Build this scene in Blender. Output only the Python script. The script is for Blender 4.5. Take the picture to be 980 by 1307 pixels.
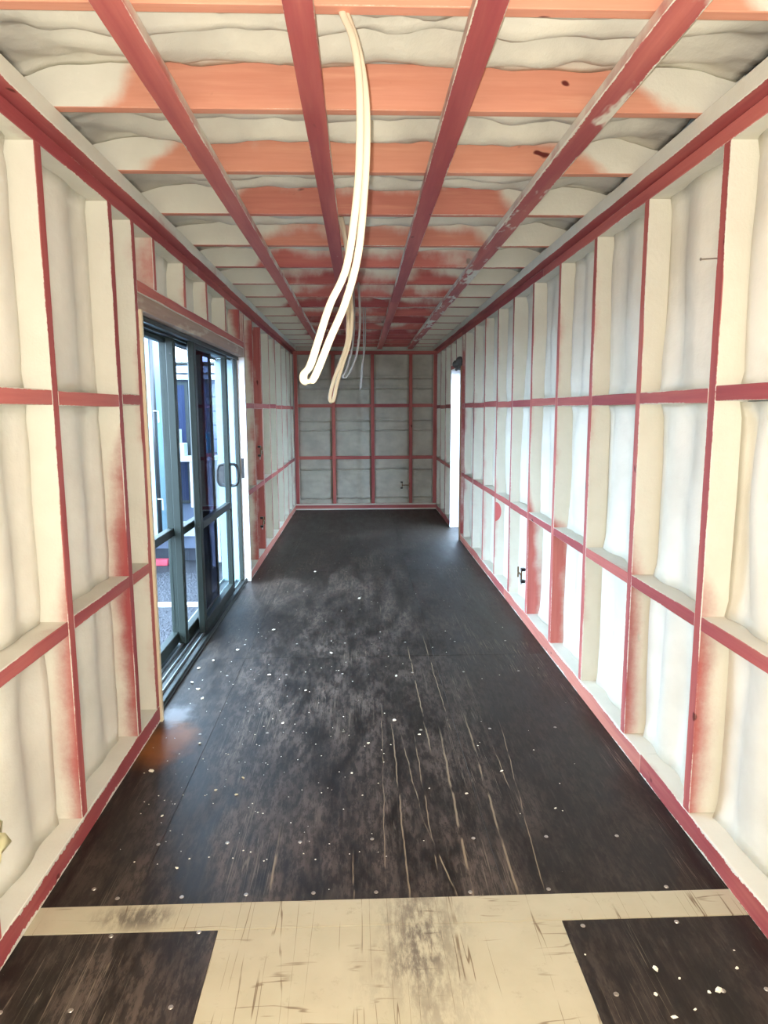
import bpy, bmesh, math, random
from mathutils import Vector, Matrix, noise
random.seed(7)
for o in list(bpy.data.objects): bpy.data.objects.remove(o)
scene = bpy.context.scene
COL = scene.collection

# ------------------------------------------------------------------ camera
F_PX, PITCH, YAW, ROLL, CAM_H = 887.4, .145165, .0334778, -.004139, 1.54685
fw = Vector((math.sin(YAW)*math.cos(PITCH), math.cos(YAW)*math.cos(PITCH), -math.sin(PITCH)))
rt0 = Vector((math.cos(YAW), -math.sin(YAW), 0)); up0 = rt0.cross(fw)
rt = rt0*math.cos(ROLL)+up0*math.sin(ROLL); up = up0*math.cos(ROLL)-rt0*math.sin(ROLL)
cd = bpy.data.cameras.new('camera'); cam = bpy.data.objects.new('camera', cd); COL.objects.link(cam)
cd.sensor_fit = 'VERTICAL'; cd.sensor_height = 36; cd.sensor_width = 36; cd.lens = F_PX*36/1307; cd.clip_start = .02
cam.matrix_world = Matrix(((rt.x, up.x, -fw.x, 0), (rt.y, up.y, -fw.y, 0), (rt.z, up.z, -fw.z, CAM_H), (0, 0, 0, 1)))
scene.camera = cam

# ------------------------------------------------------------------ world, lights, exposure
w = bpy.data.worlds.new('overcast_sky'); scene.world = w; w.use_nodes = True
bg = w.node_tree.nodes['Background']; bg.inputs[0].default_value = (.60, .775, 1.0, 1); bg.inputs[1].default_value = 23.0
ld = bpy.data.lights.new('phone_flash', 'POINT'); ld.energy = 185; ld.color = (1, .95, .87); ld.shadow_soft_size = .006
lo = bpy.data.objects.new('phone_flash', ld); COL.objects.link(lo); lo.location = Vector((0, 0, CAM_H)) - rt*.018 + up*.012
scene.view_settings.view_transform = 'Standard'; scene.view_settings.look = 'None'
scene.view_settings.exposure = 0.14; scene.view_settings.gamma = 1; scene.view_settings.use_curve_mapping = False

# ------------------------------------------------------------------ node helpers
class NT:
    def __init__(s, name):
        s.m = bpy.data.materials.new(name); s.m.use_nodes = True; s.t = s.m.node_tree; s.n = s.t.nodes; s.l = s.t.links
        s.p = s.n['Principled BSDF']; s.out = s.n['Material Output']
    def put(s, sock, v):
        if v is None: return
        if hasattr(v, 'is_linked'): s.l.new(v, sock)
        else: sock.default_value = v
    def math(s, op, a, b=None, c=None, clamp=False):
        k = s.n.new('ShaderNodeMath'); k.operation = op; k.use_clamp = clamp
        for i, v in enumerate((a, b, c)): s.put(k.inputs[i], v)
        return k.outputs[0]
    def vmath(s, op, a, b=None):
        k = s.n.new('ShaderNodeVectorMath'); k.operation = op
        s.put(k.inputs[0], a); s.put(k.inputs[1], b)
        return k.outputs[0]
    def coord(s, which='Object'): return s.n.new('ShaderNodeTexCoord').outputs[which]
    def sep(s, v):
        k = s.n.new('ShaderNodeSeparateXYZ'); s.l.new(v, k.inputs[0]); return k.outputs
    def noise(s, vec, scale, detail=3, rough=.55):
        k = s.n.new('ShaderNodeTexNoise'); s.put(k.inputs['Vector'], vec); k.inputs['Scale'].default_value = scale
        k.inputs['Detail'].default_value = detail; k.inputs['Roughness'].default_value = rough; return k.outputs[0]
    def step(s, v, a, b):
        k = s.n.new('ShaderNodeMapRange'); k.interpolation_type = 'SMOOTHSTEP'; s.put(k.inputs[0], v)
        k.inputs[1].default_value = a; k.inputs[2].default_value = b; return k.outputs[0]
    def mix(s, f, a, b):
        k = s.n.new('ShaderNodeMix'); k.data_type = 'RGBA'; s.put(k.inputs[0], f); s.put(k.inputs[6], a); s.put(k.inputs[7], b); return k.outputs[2]
    def rnd(s): return s.n.new('ShaderNodeObjectInfo').outputs['Random']
    def comb(s, x, y, z):
        k = s.n.new('ShaderNodeCombineXYZ')
        for i, v in enumerate((x, y, z)): s.put(k.inputs[i], v)
        return k.outputs[0]
    def bump(s, h, st, dist=.01):
        k = s.n.new('ShaderNodeBump'); s.l.new(h, k.inputs['Height']); k.inputs['Strength'].default_value = st
        k.inputs['Distance'].default_value = dist; s.l.new(k.outputs[0], s.p.inputs['Normal'])
    def fin(s, col, rough=.6, metal=0, spec=.5):
        s.put(s.p.inputs['Base Color'], col); s.put(s.p.inputs['Roughness'], rough); s.put(s.p.inputs['Metallic'], metal)
        s.p.inputs['Specular IOR Level'].default_value = spec; return s.m
def C4(*c): return (*c, 1)
FOAM_A, FOAM_B = C4(.78, .765, .665), C4(.68, .66, .56)

def plain(name, c, rough=.6, metal=0, spec=.5, var=.12, sc=14):
    t = NT(name); n = t.noise(t.coord(), sc); 
    a = C4(*[x*(1-var) for x in c]); b = C4(*[min(1, x*(1+var)) for x in c])
    return t.fin(t.mix(n, a, b), rough, metal, spec)

def foam_mat(name, a=FOAM_A, b=FOAM_B, fine=120, st=.35):
    t = NT(name); o = t.coord(); v = t.vmath('ADD', o, t.comb(t.math('MULTIPLY', t.rnd(), 20), 3, 1))
    n1 = t.noise(v, 4, 3); n2 = t.noise(v, fine, 3, .6); n3 = t.noise(v, 28, 3)
    t.bump(t.math('ADD', t.math('MULTIPLY', n2, .25), n3), st, .006)
    return t.fin(t.mix(t.step(n1, .3, .7), a, b), .5, 0, .4)

def timber(name, w, side=.55, ends=None, splotch=.30, rim=.008, amp=1.0, hue=0.0, dark=1.0, low=None, pale_k=.1):
    """Pink treated pine. Local x = out of the wall (0 at the face), y = width, z = length.
    Foam overspray covers the sides (more of it deeper in the cavity) and wanders over the arrises of the face."""
    t = NT(name); o = t.coord(); r = t.rnd()
    off = t.comb(t.math('MULTIPLY', r, 31), t.math('MULTIPLY', r, 17), t.math('MULTIPLY', r, 53))
    v = t.vmath('ADD', o, off); x, y, z = t.sep(o)
    nx = t.sep(t.coord('Normal'))[0]; face = t.step(t.math('ABSOLUTE', nx), .45, .75)
    gr = t.noise(t.vmath('MULTIPLY', v, (60, 60, 3.0)), 1, 4, .6)
    wv = t.noise(t.vmath('MULTIPLY', v, (9, 9, .8)), 1, 3)
    c1 = t.mix(gr, C4(.62+hue, .20+hue*1.3, .165+hue*.7), C4(.47+hue, .115+hue*1.0, .10+hue*.4))
    c2 = t.mix(gr, C4(.42, .09, .09), C4(.28, .05, .058))
    col = t.mix(t.math('MULTIPLY', t.step(t.math('ADD', t.math('MULTIPLY', r, .4), wv), .45, .95), dark), c1, c2)
    pale = t.step(t.noise(t.vmath('MULTIPLY', v, (22, 22, 1.6)), 1, 4, .65), .5, .75)
    col = t.mix(t.math('MULTIPLY', pale, pale_k), col, C4(.78, .42, .28))
    kn = t.step(t.noise(t.vmath('MULTIPLY', v, (15, 15, 8)), 1, 1), .76, .80)   # knots
    col = t.mix(kn, col, C4(.13, .02, .015))
    bn = t.noise(v, 55, 3, .7); ln = t.noise(t.vmath('MULTIPLY', v, (6, 6, 2.2)), 1, 2); l2 = t.noise(t.vmath('MULTIPLY', v, (3, 3, 5.5)), 1, 3, .6)
    # sides
    dep = t.math('MULTIPLY', x, -9.0)
    sv = t.math('ADD', t.math('ADD', dep, t.math('MULTIPLY', t.math('SUBTRACT', ln, .5), amp*2.4)), t.math('MULTIPLY', t.math('SUBTRACT', l2, .5), amp*1.4))
    sv = t.math('ADD', sv, side)
    if low: sv = t.math('ADD', sv, t.math('MULTIPLY', t.step(z, *low), 1.3))
    sv = t.math('ADD', sv, t.math('MULTIPLY', t.math('SUBTRACT', bn, .5), .25))
    if ends is not None:
        e = t.math('SUBTRACT', t.math('ABSOLUTE', z), ends); sv = t.math('ADD', sv, t.math('MULTIPLY', t.step(e, -.16, .14), 2.2))
    ms = t.step(sv, -.05, .95)
    # face: rim + splotches
    e = t.math('SUBTRACT', w/2, t.math('ABSOLUTE', y))
    rim_n = t.math('MULTIPLY', t.math('MULTIPLY', t.step(ln, .25, .8), bn), rim*2.2)
    mr = t.step(t.math('SUBTRACT', rim_n, e), .0006, .0028)
    mp = t.step(t.noise(t.vmath('MULTIPLY', v, (10, 10, 3.2)), 1, 3, .6), 1-splotch-.03, 1-splotch+.06)
    mf = t.math('MAXIMUM', mr, mp)
    m = t.math('ADD', t.math('MULTIPLY', face, mf), t.math('MULTIPLY', t.math('SUBTRACT', 1.0, face), ms), clamp=True)
    fcol = t.mix(t.noise(v, 9), FOAM_A, FOAM_B)
    t.bump(t.math('ADD', t.math('MULTIPLY', gr, .5), t.math('MULTIPLY', t.math('MULTIPLY', m, bn), 1.5)), .3, .003)
    return t.fin(t.mix(m, col, fcol), .6, 0, .35)

M = {}
M['foam'] = foam_mat('spray_foam')
M['foam_back'] = foam_mat('spray_foam_end_wall_dimmed', C4(.56, .54, .455), C4(.44, .425, .36))  # same foam, its colour lowered to stand for the dimmer far end
M['foam_ceiling'] = foam_mat('spray_foam_ceiling', C4(.70, .68, .57), C4(.58, .565, .48), 90, .5)
M['stud'] = timber('pink_stud', .048, side=.75, splotch=.2, amp=.6)
M['stud_bare'] = timber('pink_stud_part_bare', .048, side=.1, splotch=.2, amp=.8)
M['stud_low'] = timber('pink_stud_bare_lower_edge', .048, side=.12, splotch=.2, amp=.35, low=(-.5, .1))
M['stud_low_left'] = timber('pink_stud_bare_below_mid', .048, side=-.05, splotch=.2, amp=.45, low=(.0, .4))
M['stud_foot'] = timber('pink_stud_bare_foot', .048, side=-.45, splotch=.2, amp=.8, low=(-.5, -.25))
M['stud_pink'] = timber('pink_stud_bare', .048, side=-.6, splotch=.2)
M['nog'] = timber('pink_nog', .05, side=1.0, splotch=.12, rim=.006)
M['plate'] = timber('pink_plate', .055, side=1.0, splotch=.16, rim=.006)
M['sole'] = timber('pink_bottom_plate', .09, side=1.2, splotch=.2, rim=.02, hue=.06)
M['batten'] = timber('pink_batten', .078, side=.3, splotch=.27, rim=.006)
M['batten_foamy'] = timber('pink_batten_foamy', .09, side=.5, splotch=.42, rim=.012)
M['edge'] = timber('pink_edge_batten', .077, side=1.0, splotch=.2, rim=.006)
M['joist_near'] = timber('pink_joist_clean', .04, side=-1.25, ends=.86, splotch=.05, rim=.002, hue=.14, dark=.15, pale_k=.5)
M['joist_mid'] = timber('pink_joist_patchy', .04, side=-.62, ends=.72, splotch=.1, rim=.004, hue=.1, dark=.4, pale_k=.4)
M['joist_far'] = timber('pink_joist_foamy', .04, side=-.3, ends=.8, splotch=.1, rim=.004)
M['end_wall'] = timber('pink_end_wall_timber', .05, side=.0, splotch=.14, rim=.0015)
M['cream_wood'] = plain('pale_cream_timber', (.74, .66, .47), .6, var=.12, sc=9)
M['white_wood'] = plain('white_painted_jamb', (.86, .87, .88), .45, var=.03)
def grey_wood():
    t = NT('weathered_brown_timber'); o = t.coord(); g = t.noise(t.vmath('MULTIPLY', o, (50, 50, 2.5)), 1, 4)
    p = t.noise(t.vmath('MULTIPLY', o, (14, 14, 3)), 1, 3)
    c = t.mix(g, C4(.50, .37, .29), C4(.32, .22, .17)); c = t.mix(t.step(p, .52, .72), c, C4(.62, .56, .46))
    return t.fin(c, .65)
M['grey_wood'] = grey_wood()
M['brown_wood'] = plain('orange_brown_timber', (.33, .17, .08), .6, var=.3, sc=8)
M['steel'] = plain('painted_steel', (.35, .42, .45), .5)
M['door_steel'] = plain('cream_painted_steel', (.62, .58, .48), .5)
M['alu'] = plain('green_grey_aluminium', (.014, .021, .017), .5, .0, .3, var=.05)
M['alu_dark'] = plain('dark_aluminium', (.035, .042, .04), .4, .2, var=.1)
M['alu_light'] = plain('silver_track', (.5, .56, .58), .3, .8, var=.05)
M['black'] = plain('black_plastic', (.012, .012, .013), .35, var=.1)
M['chrome'] = plain('steel_screw', (.36, .33, .29), .35, .7, var=.15)
M['blue_pale'] = plain('pale_blue_paint_and_daylight', (.19, .30, .35), .5, var=.05, sc=3)  # paint on the locker; on the outer jamb it stands for daylight
M['white_ext'] = plain('white_cladding', (.55, .57, .60), .5, var=.04)
M['grey_ext'] = plain('blue_grey_cladding', (.13, .16, .23), .6, var=.1)
M['dark_ext'] = plain('dark_base_boards', (.03, .035, .05), .7, var=.2)
M['navy_glass'] = plain('dark_window_glass', (.03, .04, .09), .08, var=.1)
M['cyan'] = plain('cyan_plastic', (.08, .5, .65), .4)
M['red_obj'] = plain('red_plastic', (.6, .06, .10), .4)
M['cable'] = plain('cream_cable_sheath', (.70, .655, .51), .42, var=.03)
M['cable_grey'] = plain('grey_cable_sheath', (.45, .44, .42), .45, var=.05)
M['foam_bit'] = plain('loose_foam', (.88, .85, .70), .7, var=.08, sc=40)
M['scrap'] = plain('yellow_foam_scrap', (.88, .80, .45), .7, var=.2, sc=20)
M['wrap'] = plain('dark_grey_wrap', (.10, .105, .10), .6, var=.5, sc=18)
M['red_patch'] = plain('bare_pink_timber', (.62, .14, .14), .6, var=.1)
M['rust_metal'] = plain('brown_metal', (.16, .09, .03), .45, .5, var=.3, sc=30)

def glass(name, tint, gl=1.0):
    t = NT(name); n = t.n; n.remove(t.p)
    tr = n.new('ShaderNodeBsdfTransparent'); tr.inputs[0].default_value = tint
    g = n.new('ShaderNodeBsdfGlossy'); g.inputs['Roughness'].default_value = .02; g.inputs[0].default_value = C4(.9, .95, 1)
    f = n.new('ShaderNodeLayerWeight'); f.inputs[0].default_value = .5
    mx = n.new('ShaderNodeMixShader'); t.l.new(t.math('MULTIPLY', t.math('MULTIPLY_ADD', t.math('POWER', f.outputs['Facing'], 5.0), .5, .02), gl), mx.inputs[0]); t.l.new(tr.outputs[0], mx.inputs[1]); t.l.new(g.outputs[0], mx.inputs[2])
    t.l.new(mx.outputs[0], t.out.inputs[0]); return t.m
M['glass'] = glass('clear_glass', C4(.96, .985, .99), .5)
M['screen'] = glass('dark_insect_mesh', C4(.20, .21, .27), .1)

def ply_dark():
    t = NT('dark_plywood'); o = t.coord('Object'); x, y, z = t.sep(o)
    big = t.noise(t.vmath('MULTIPLY', o, (3.2, 1.1, 1)), 1, 4, .65); mid = t.noise(t.vmath('MULTIPLY', o, (11, 2.6, 1)), 1, 6, .7); fine = t.noise(t.vmath('MULTIPLY', o, (90, 7, 1)), 1, 4, .6)
    sp = t.noise(o, 120, 2)
    c = t.mix(t.step(mid, .3, .75), C4(.009, .0066, .005), C4(.043, .032, .0245))
    c = t.mix(t.math('MULTIPLY', t.step(fine, .5, .8), .5), c, C4(.085, .068, .055))
    # worn centre of the floor
    cx = t.math('MULTIPLY', t.step(t.math('ABSOLUTE', t.math('SUBTRACT', x, -.15)), 1.1, .2), t.step(y, 9.0, 6.0))
    worn = t.math('MULTIPLY', t.math('MULTIPLY', t.step(big, .34, .62), cx), t.step(mid, .34, .62))
    c = t.mix(t.math('MULTIPLY', worn, .75), c, C4(.15, .115, .093))
    bl = t.noise(t.vmath('MULTIPLY', o, (44, 11, 1)), 1, 5, .75)
    c = t.mix(t.math('MULTIPLY', t.step(bl, .56, .42), .7), c, C4(.008, .006, .005))
    # fine long drag marks
    sc = t.noise(t.vmath('MULTIPLY', o, (55, .9, 1)), 1, 2, .5); sm = t.noise(t.vmath('MULTIPLY', o, (3, 1.1, 1)), 1, 2)
    ln = t.math('MULTIPLY', t.step(t.math('ABSOLUTE', t.math('SUBTRACT', sc, .5)), .012, .003), t.step(sm, .5, .62))
    c = t.mix(t.math('MULTIPLY', ln, .55), c, C4(.22, .18, .13))
    # individual scratches  (x0,y0)-(x1,y1)
    wob = t.math('MULTIPLY', t.math('SUBTRACT', t.noise(t.comb(0.0, y, 0.0), 6, 2), .5), .018)
    gap = t.step(t.noise(t.vmath('MULTIPLY', o, (20, 5, 1)), 1, 2), .36, .5)
    tot = None
    for (x0, y0), (x1, y1), hw in (((.144, 3.27), (.145, 2.03), .004), ((.375, 3.19), (.349, 2.03), .006), ((.521, 3.33), (.495, 2.03), .0055), ((.184, 3.13), (.22, 2.55), .003), ((.229, 2.446), (.297, 2.03), .0035),
                               ((.245, 3.13), (.249, 2.18), .003), ((.602, 2.986), (.604, 2.68), .003), ((-.311, 2.39), (-.308, 2.09), .005), ((.1, 3.5), (.07, 2.1), .002), ((.684, 3.25), (.586, 2.07), .0025), ((.30, 4.4), (.31, 3.0), .004), ((-.04, 2.3), (-.035, 2.04), .004), ((.42, 4.6), (.43, 3.2), .003)):
        k = (x1-x0)/(y1-y0)
        d = t.math('ABSOLUTE', t.math('SUBTRACT', t.math('SUBTRACT', x, t.math('MULTIPLY_ADD', t.math('SUBTRACT', y, y0), k, x0)), wob))
        mm = t.math('MULTIPLY', t.step(d, hw*1.0, hw*.3), t.math('MULTIPLY', t.step(y, y1-.05, y1+.05), t.step(y, y0+.1, y0-.2)))
        tot = mm if tot is None else t.math('MAXIMUM', tot, mm)
    c = t.mix(t.math('MULTIPLY', t.math('MULTIPLY', tot, gap), .8), c, C4(.30, .235, .15))
    # rust stain beside the sliding door
    d = t.vmath('SUBTRACT', o, (-.93, 3.11, 0.0)); dx, dy, dz = t.sep(d)
    rr = t.math('SQRT', t.math('ADD', t.math('MULTIPLY', dx, t.math('MULTIPLY', dx, 1.6)), t.math('MULTIPLY', dy, t.math('MULTIPLY', dy, .55))))
    rr = t.math('ADD', rr, t.math('MULTIPLY', t.math('SUBTRACT', t.noise(o, 9, 4), .5), .14))
    c = t.mix(t.math('MULTIPLY', t.math('MULTIPLY', t.step(rr, .23, .05), t.step(bl, .08, .42)), .95), c, C4(.28, .095, .016))
    # pale rubbed patch by the sill corner
    d = t.vmath('SUBTRACT', o, (-.96, 3.42, 0.0)); dx, dy, dz = t.sep(d)
    rr = t.math('SQRT', t.math('ADD', t.math('MULTIPLY', dx, dx), t.math('MULTIPLY', dy, t.math('MULTIPLY', dy, .4))))
    rr = t.math('ADD', rr, t.math('MULTIPLY', t.math('SUBTRACT', t.noise(o, 14, 4), .5), .12))
    c = t.mix(t.math('MULTIPLY', t.step(rr, .11, .03), .5), c, C4(.30, .30, .31))
    # dust specks
    c = t.mix(t.math('MULTIPLY', t.step(sp, .74, .8), .5), c, C4(.3, .27, .22))
    t.bump(t.math('ADD', t.math('MULTIPLY', fine, .4), mid), .18, .004)
    rough = t.math('MULTIPLY_ADD', mid, .35, .30)
    return t.fin(c, rough, 0, .33)
M['ply'] = ply_dark()
def ply_cream():
    t = NT('cream_worn_plywood'); o = t.coord('Object')
    n = t.noise(o, 5, 4, .6); big = t.noise(o, 2.2, 3)
    c = t.mix(n, C4(.54, .495, .355), C4(.40, .36, .24))
    sc = t.noise(t.vmath('MULTIPLY', o, (22, .8, 1)), 1, 2, .4)
    ln = t.math('MULTIPLY', t.step(t.math('ABSOLUTE', t.math('SUBTRACT', sc, .5)), .010, .002), t.step(t.noise(o, 5, 2), .42, .55))
    c = t.mix(t.math('MULTIPLY', ln, .8), c, C4(.13, .08, .04))
    sc2 = t.noise(t.vmath('MULTIPLY', o, (1.5, 16, 1)), 1, 3, .5)
    l2 = t.math('MULTIPLY', t.step(t.math('ABSOLUTE', t.math('SUBTRACT', sc2, .5)), .016, .003), t.step(t.noise(o, 6, 2), .5, .62))
    c = t.mix(t.math('MULTIPLY', l2, .7), c, C4(.14, .09, .05))
    d = t.vmath('MULTIPLY', t.vmath('SUBTRACT', o, (.16, 1.83, 0.0)), (1, .45, 1)); k = t.n.new('ShaderNodeVectorMath'); k.operation = 'LENGTH'; t.l.new(d, k.inputs[0])
    rr = t.math('ADD', k.outputs['Value'], t.math('MULTIPLY', t.math('SUBTRACT', n, .5), .25))
    gn = t.step(t.noise(t.vmath('MULTIPLY', o, (30, 9, 1)), 1, 5, .75), .36, .6)
    c = t.mix(t.math('MULTIPLY', t.math('MULTIPLY', t.step(rr, .2, .0), gn), .85), c, C4(.10, .08, .065))
    d = t.vmath('MULTIPLY', t.vmath('SUBTRACT', o, (-.70, 1.97, 0.0)), (1, 2.2, 1)); k = t.n.new('ShaderNodeVectorMath'); k.operation = 'LENGTH'; t.l.new(d, k.inputs[0])
    rr = t.math('ADD', k.outputs['Value'], t.math('MULTIPLY', t.math('SUBTRACT', n, .5), .15))
    c = t.mix(t.math('MULTIPLY', t.math('MULTIPLY', t.step(rr, .17, .03), gn), .85), c, C4(.10, .085, .07))
    c = t.mix(t.math('MULTIPLY', t.step(big, .5, .75), .35), c, C4(.30, .235, .15))
    c = t.mix(t.math('MULTIPLY', t.step(t.noise(t.vmath('MULTIPLY', o, (16, 16, 1)), 1, 6, .8), .56, .75), .45), c, C4(.22, .17, .11))
    t.bump(n, .1, .003)
    return t.fin(c, .55, 0, .35)
M['ply_cream'] = ply_cream()
def gravel():
    t = NT('grey_gravel'); o = t.coord(); n = t.noise(o, 35, 4, .7); b = t.noise(o, 2, 2)
    c = t.mix(n, C4(.010, .0115, .016), C4(.045, .047, .056)); t.bump(n, .8, .02); return t.fin(c, .85)
M['gravel'] = gravel()
M['stone'] = plain('gravel_stone', (.032, .034, .042), .8, var=.6, sc=25)
M['concrete'] = plain('pale_concrete', (.62, .63, .64), .7, var=.08)

# ------------------------------------------------------------------ object helpers
def link(name, me, mat=None, parent=None):
    o = bpy.data.objects.new(name, me); COL.objects.link(o)
    if me is not None and mat and not me.materials: me.materials.append(M[mat])
    if parent: o.parent = parent
    return o
def tag(o, label, cat, group=None, kind=None):
    o['label'] = label; o['category'] = cat
    if group: o['group'] = group
    if kind: o['kind'] = kind
    return o
def empty(name, loc=(0, 0, 0)):
    o = bpy.data.objects.new(name, None); COL.objects.link(o); o.location = loc; o.empty_display_size = .1; return o
def from_data(name, v, f, smooth=False):
    me = bpy.data.meshes.new(name); me.from_pydata([tuple(p) for p in v], [], f); me.update()
    if smooth:
        for p in me.polygons: p.use_smooth = True
    return me
class MB:
    def __init__(s): s.v = []; s.f = []
    def box(s, a, b, ch=0):
        (x0, y0, z0), (x1, y1, z1) = a, b; k = len(s.v)
        if ch <= 0:
            s.v += [(x0, y0, z0), (x1, y0, z0), (x1, y1, z0), (x0, y1, z0), (x0, y0, z1), (x1, y0, z1), (x1, y1, z1), (x0, y1, z1)]
            s.f += [tuple(k+i for i in q) for q in ((3, 2, 1, 0), (4, 5, 6, 7), (0, 1, 5, 4), (1, 2, 6, 5), (2, 3, 7, 6), (3, 0, 4, 7))]
        else:
            bm = bmesh.new(); bmesh.ops.create_cube(bm, size=1)
            for q in bm.verts: q.co = Vector(((x0+x1)/2+q.co.x*(x1-x0), (y0+y1)/2+q.co.y*(y1-y0), (z0+z1)/2+q.co.z*(z1-z0)))
            bmesh.ops.bevel(bm, geom=bm.edges[:], offset=ch, segments=1, affect='EDGES'); s.bm(bm)
        return s
    def bm(s, bm):
        k = len(s.v); bm.verts.index_update()
        s.v += [tuple(q.co) for q in bm.verts]; s.f += [tuple(k+q.index for q in f.verts) for f in bm.faces]; bm.free(); return s
    def tube(s, pts, r, n=8, flat=1.0, axis=None, cap=True):
        pts = [Vector(p) for p in pts]; k0 = len(s.v); N = len(pts); prev = None
        for i, p in enumerate(pts):
            t = (pts[min(i+1, N-1)]-pts[max(i-1, 0)]).normalized()
            a = Vector(axis) if axis else (prev if prev else (Vector((0, 0, 1)) if abs(t.z) < .9 else Vector((1, 0, 0))))
            a = (a-t*a.dot(t)).normalized(); prev = a; b = t.cross(a); rr = r[i] if hasattr(r, '__len__') else r
            for j in range(n):
                th = 2*math.pi*j/n; s.v.append(tuple(p+a*math.cos(th)*rr+b*math.sin(th)*rr*flat))
        for i in range(N-1):
            for j in range(n):
                j2 = (j+1) % n; s.f.append((k0+i*n+j, k0+i*n+j2, k0+(i+1)*n+j2, k0+(i+1)*n+j))
        if cap: s.f.append(tuple(k0+j for j in reversed(range(n)))); s.f.append(tuple(k0+(N-1)*n+j for j in range(n)))
        return s
    def build(s, name, mat, parent=None, smooth=False, loc=None):
        v = s.v
        if loc: v = [(p[0]-loc[0], p[1]-loc[1], p[2]-loc[2]) for p in v]
        me = from_data(name, v, s.f, smooth); bm = bmesh.new(); bm.from_mesh(me); bmesh.ops.recalc_face_normals(bm, faces=bm.faces); bm.to_mesh(me); bm.free()
        o = link(name, me, mat, parent)
        if loc: o.location = loc
        return o
def spline(pts, k=8):
    pts = [Vector(p) for p in pts]; out = []
    for i in range(len(pts)-1):
        p0, p1, p2, p3 = pts[max(i-1, 0)], pts[i], pts[i+1], pts[min(i+2, len(pts)-1)]
        for j in range(k):
            t = j/k; out.append(.5*((2*p1)+(p2-p0)*t+(2*p0-5*p1+4*p2-p3)*t*t+(3*p1-p0-3*p2+p3)*t**3))
    return out+[pts[-1]]

_mc = {}
def member(name, parent, loc, inward, along, wid, dep, length, mat):
    """A sawn timber: loc = middle of the face towards the room."""
    key = (round(wid, 3), round(dep, 3), round(length, 3), mat)
    if key not in _mc:
        c = .0025; h = wid/2; L = length/2
        sec = [(0, -h+c), (0, h-c), (-c, h), (-dep+c, h), (-dep, h-c), (-dep, -h+c), (-dep+c, -h), (-c, -h)]
        v = [(x, y, -L) for x, y in sec]+[(x, y, L) for x, y in sec]
        f = [tuple(range(8))[::-1], tuple(range(8, 16))]+[(i, (i+1) % 8, 8+(i+1) % 8, 8+i) for i in range(8)]
        me = from_data(name, v, f); me.materials.append(M[mat]); _mc[key] = me
    o = bpy.data.objects.new(name, _mc[key]); COL.objects.link(o); o.parent = parent
    X = Vector(inward); Z = Vector(along); Y = Z.cross(X)
    o.matrix_local = Matrix(((X.x, Y.x, Z.x, loc[0]), (X.y, Y.y, Z.y, loc[1]), (X.z, Y.z, Z.z, loc[2]), (0, 0, 0, 1)))
    return o

def corr(mb, side, y0, y1, z0, z1, depth=.03, th=.004):
    """A stretch of trapezoid-profiled steel; side = x of the inner skin, growing outwards by sign."""
    x0, sg = side; per = .28; pr = []; y = y0
    pts = [(0, 0), (.07, 0), (.14, depth), (.21, depth)]
    k = math.floor(y0/per)
    while k*per < y1:
        for a, d in pts: pr.append((k*per+a, d))
        k += 1
    pr.append((k*per, 0))
    pr = [(min(max(a, y0), y1), d) for a, d in pr]
    n = len(pr); b = len(mb.v)
    for a, d in pr: mb.v += [(x0+sg*d, a, z0), (x0+sg*d, a, z1), (x0+sg*(d+th), a, z0), (x0+sg*(d+th), a, z1)]
    for i in range(n-1):
        p, q = b+4*i, b+4*i+4
        mb.f += [(p, q, q+1, p+1), (p+2, p+3, q+3, q+2), (p+1, q+1, q+3, p+3), (p, p+2, q+2, q)]
    p = b; mb.f.append((p, p+1, p+3, p+2)); p = b+4*(n-1); mb.f.append((p, p+2, p+3, p+1))

# ------------------------------------------------------------------ dimensions
XL, XR, D, Y0 = -1.0168, 1.1832, 10.84, -1.1
SW, SD = .048, .115                     # stud width, depth
ZT = 2.445                              # underside of the edge batten = top of the top plate
Z_TP = 2.392
NOG_U, NOG_L = 1.595, .805              # centre heights of the two rows of nogs
DL0, DL1 = 3.342, 6.29                  # left door opening (stud faces)
DR0, DR1 = 8.17, 9.13                   # right door opening
OUT = .15                               # steel skin distance behind the stud face

# ------------------------------------------------------------------ floor
floor = MB().box((XL-OUT-.02, Y0, -.06), (XR+OUT+.02, D+.15, -.022)).build('floor', 'steel')
tag(floor, 'dark plywood container floor with a pale cream strip near the front', 'floor', kind='structure')
g = .0007
def panel(x0, x1, y0, y1, mat, z=0.0, name='plywood_panel'):
    return MB().box((x0+g, y0+g, -.022), (x1-g, y1-g, z), .0006).build(name, mat, floor)
xs = [XL-.12, -.735, .455, XR+.12]; ys = [2.022, 4.24, 6.65, 9.05, D+.11]
for i in range(3):
    for j in range(4): panel(xs[i], xs[i+1], ys[j], ys[j+1], 'ply')
panel(XL-.12, XR+.12, 1.906, 2.022, 'ply_cream', .002)['label'] = 'pale cream cross strip'
panel(-.441, .603, .2, 1.906, 'ply_cream', .001)['label'] = 'pale cream worn centre panel'
panel(XL-.12, -.441, .2, 1.906, 'ply'); panel(.603, XR+.12, .2, 1.906, 'ply')
panel(XL-.12, XR+.12, Y0, .2, 'ply')
bm = bmesh.new(); bmesh.ops.create_cone(bm, cap_ends=True, segments=10, radius1=.0075, radius2=.006, depth=.002)
scr = bpy.data.meshes.new('screw_head'); bm.to_mesh(scr); bm.free(); scr.materials.append(M['chrome'])
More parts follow.
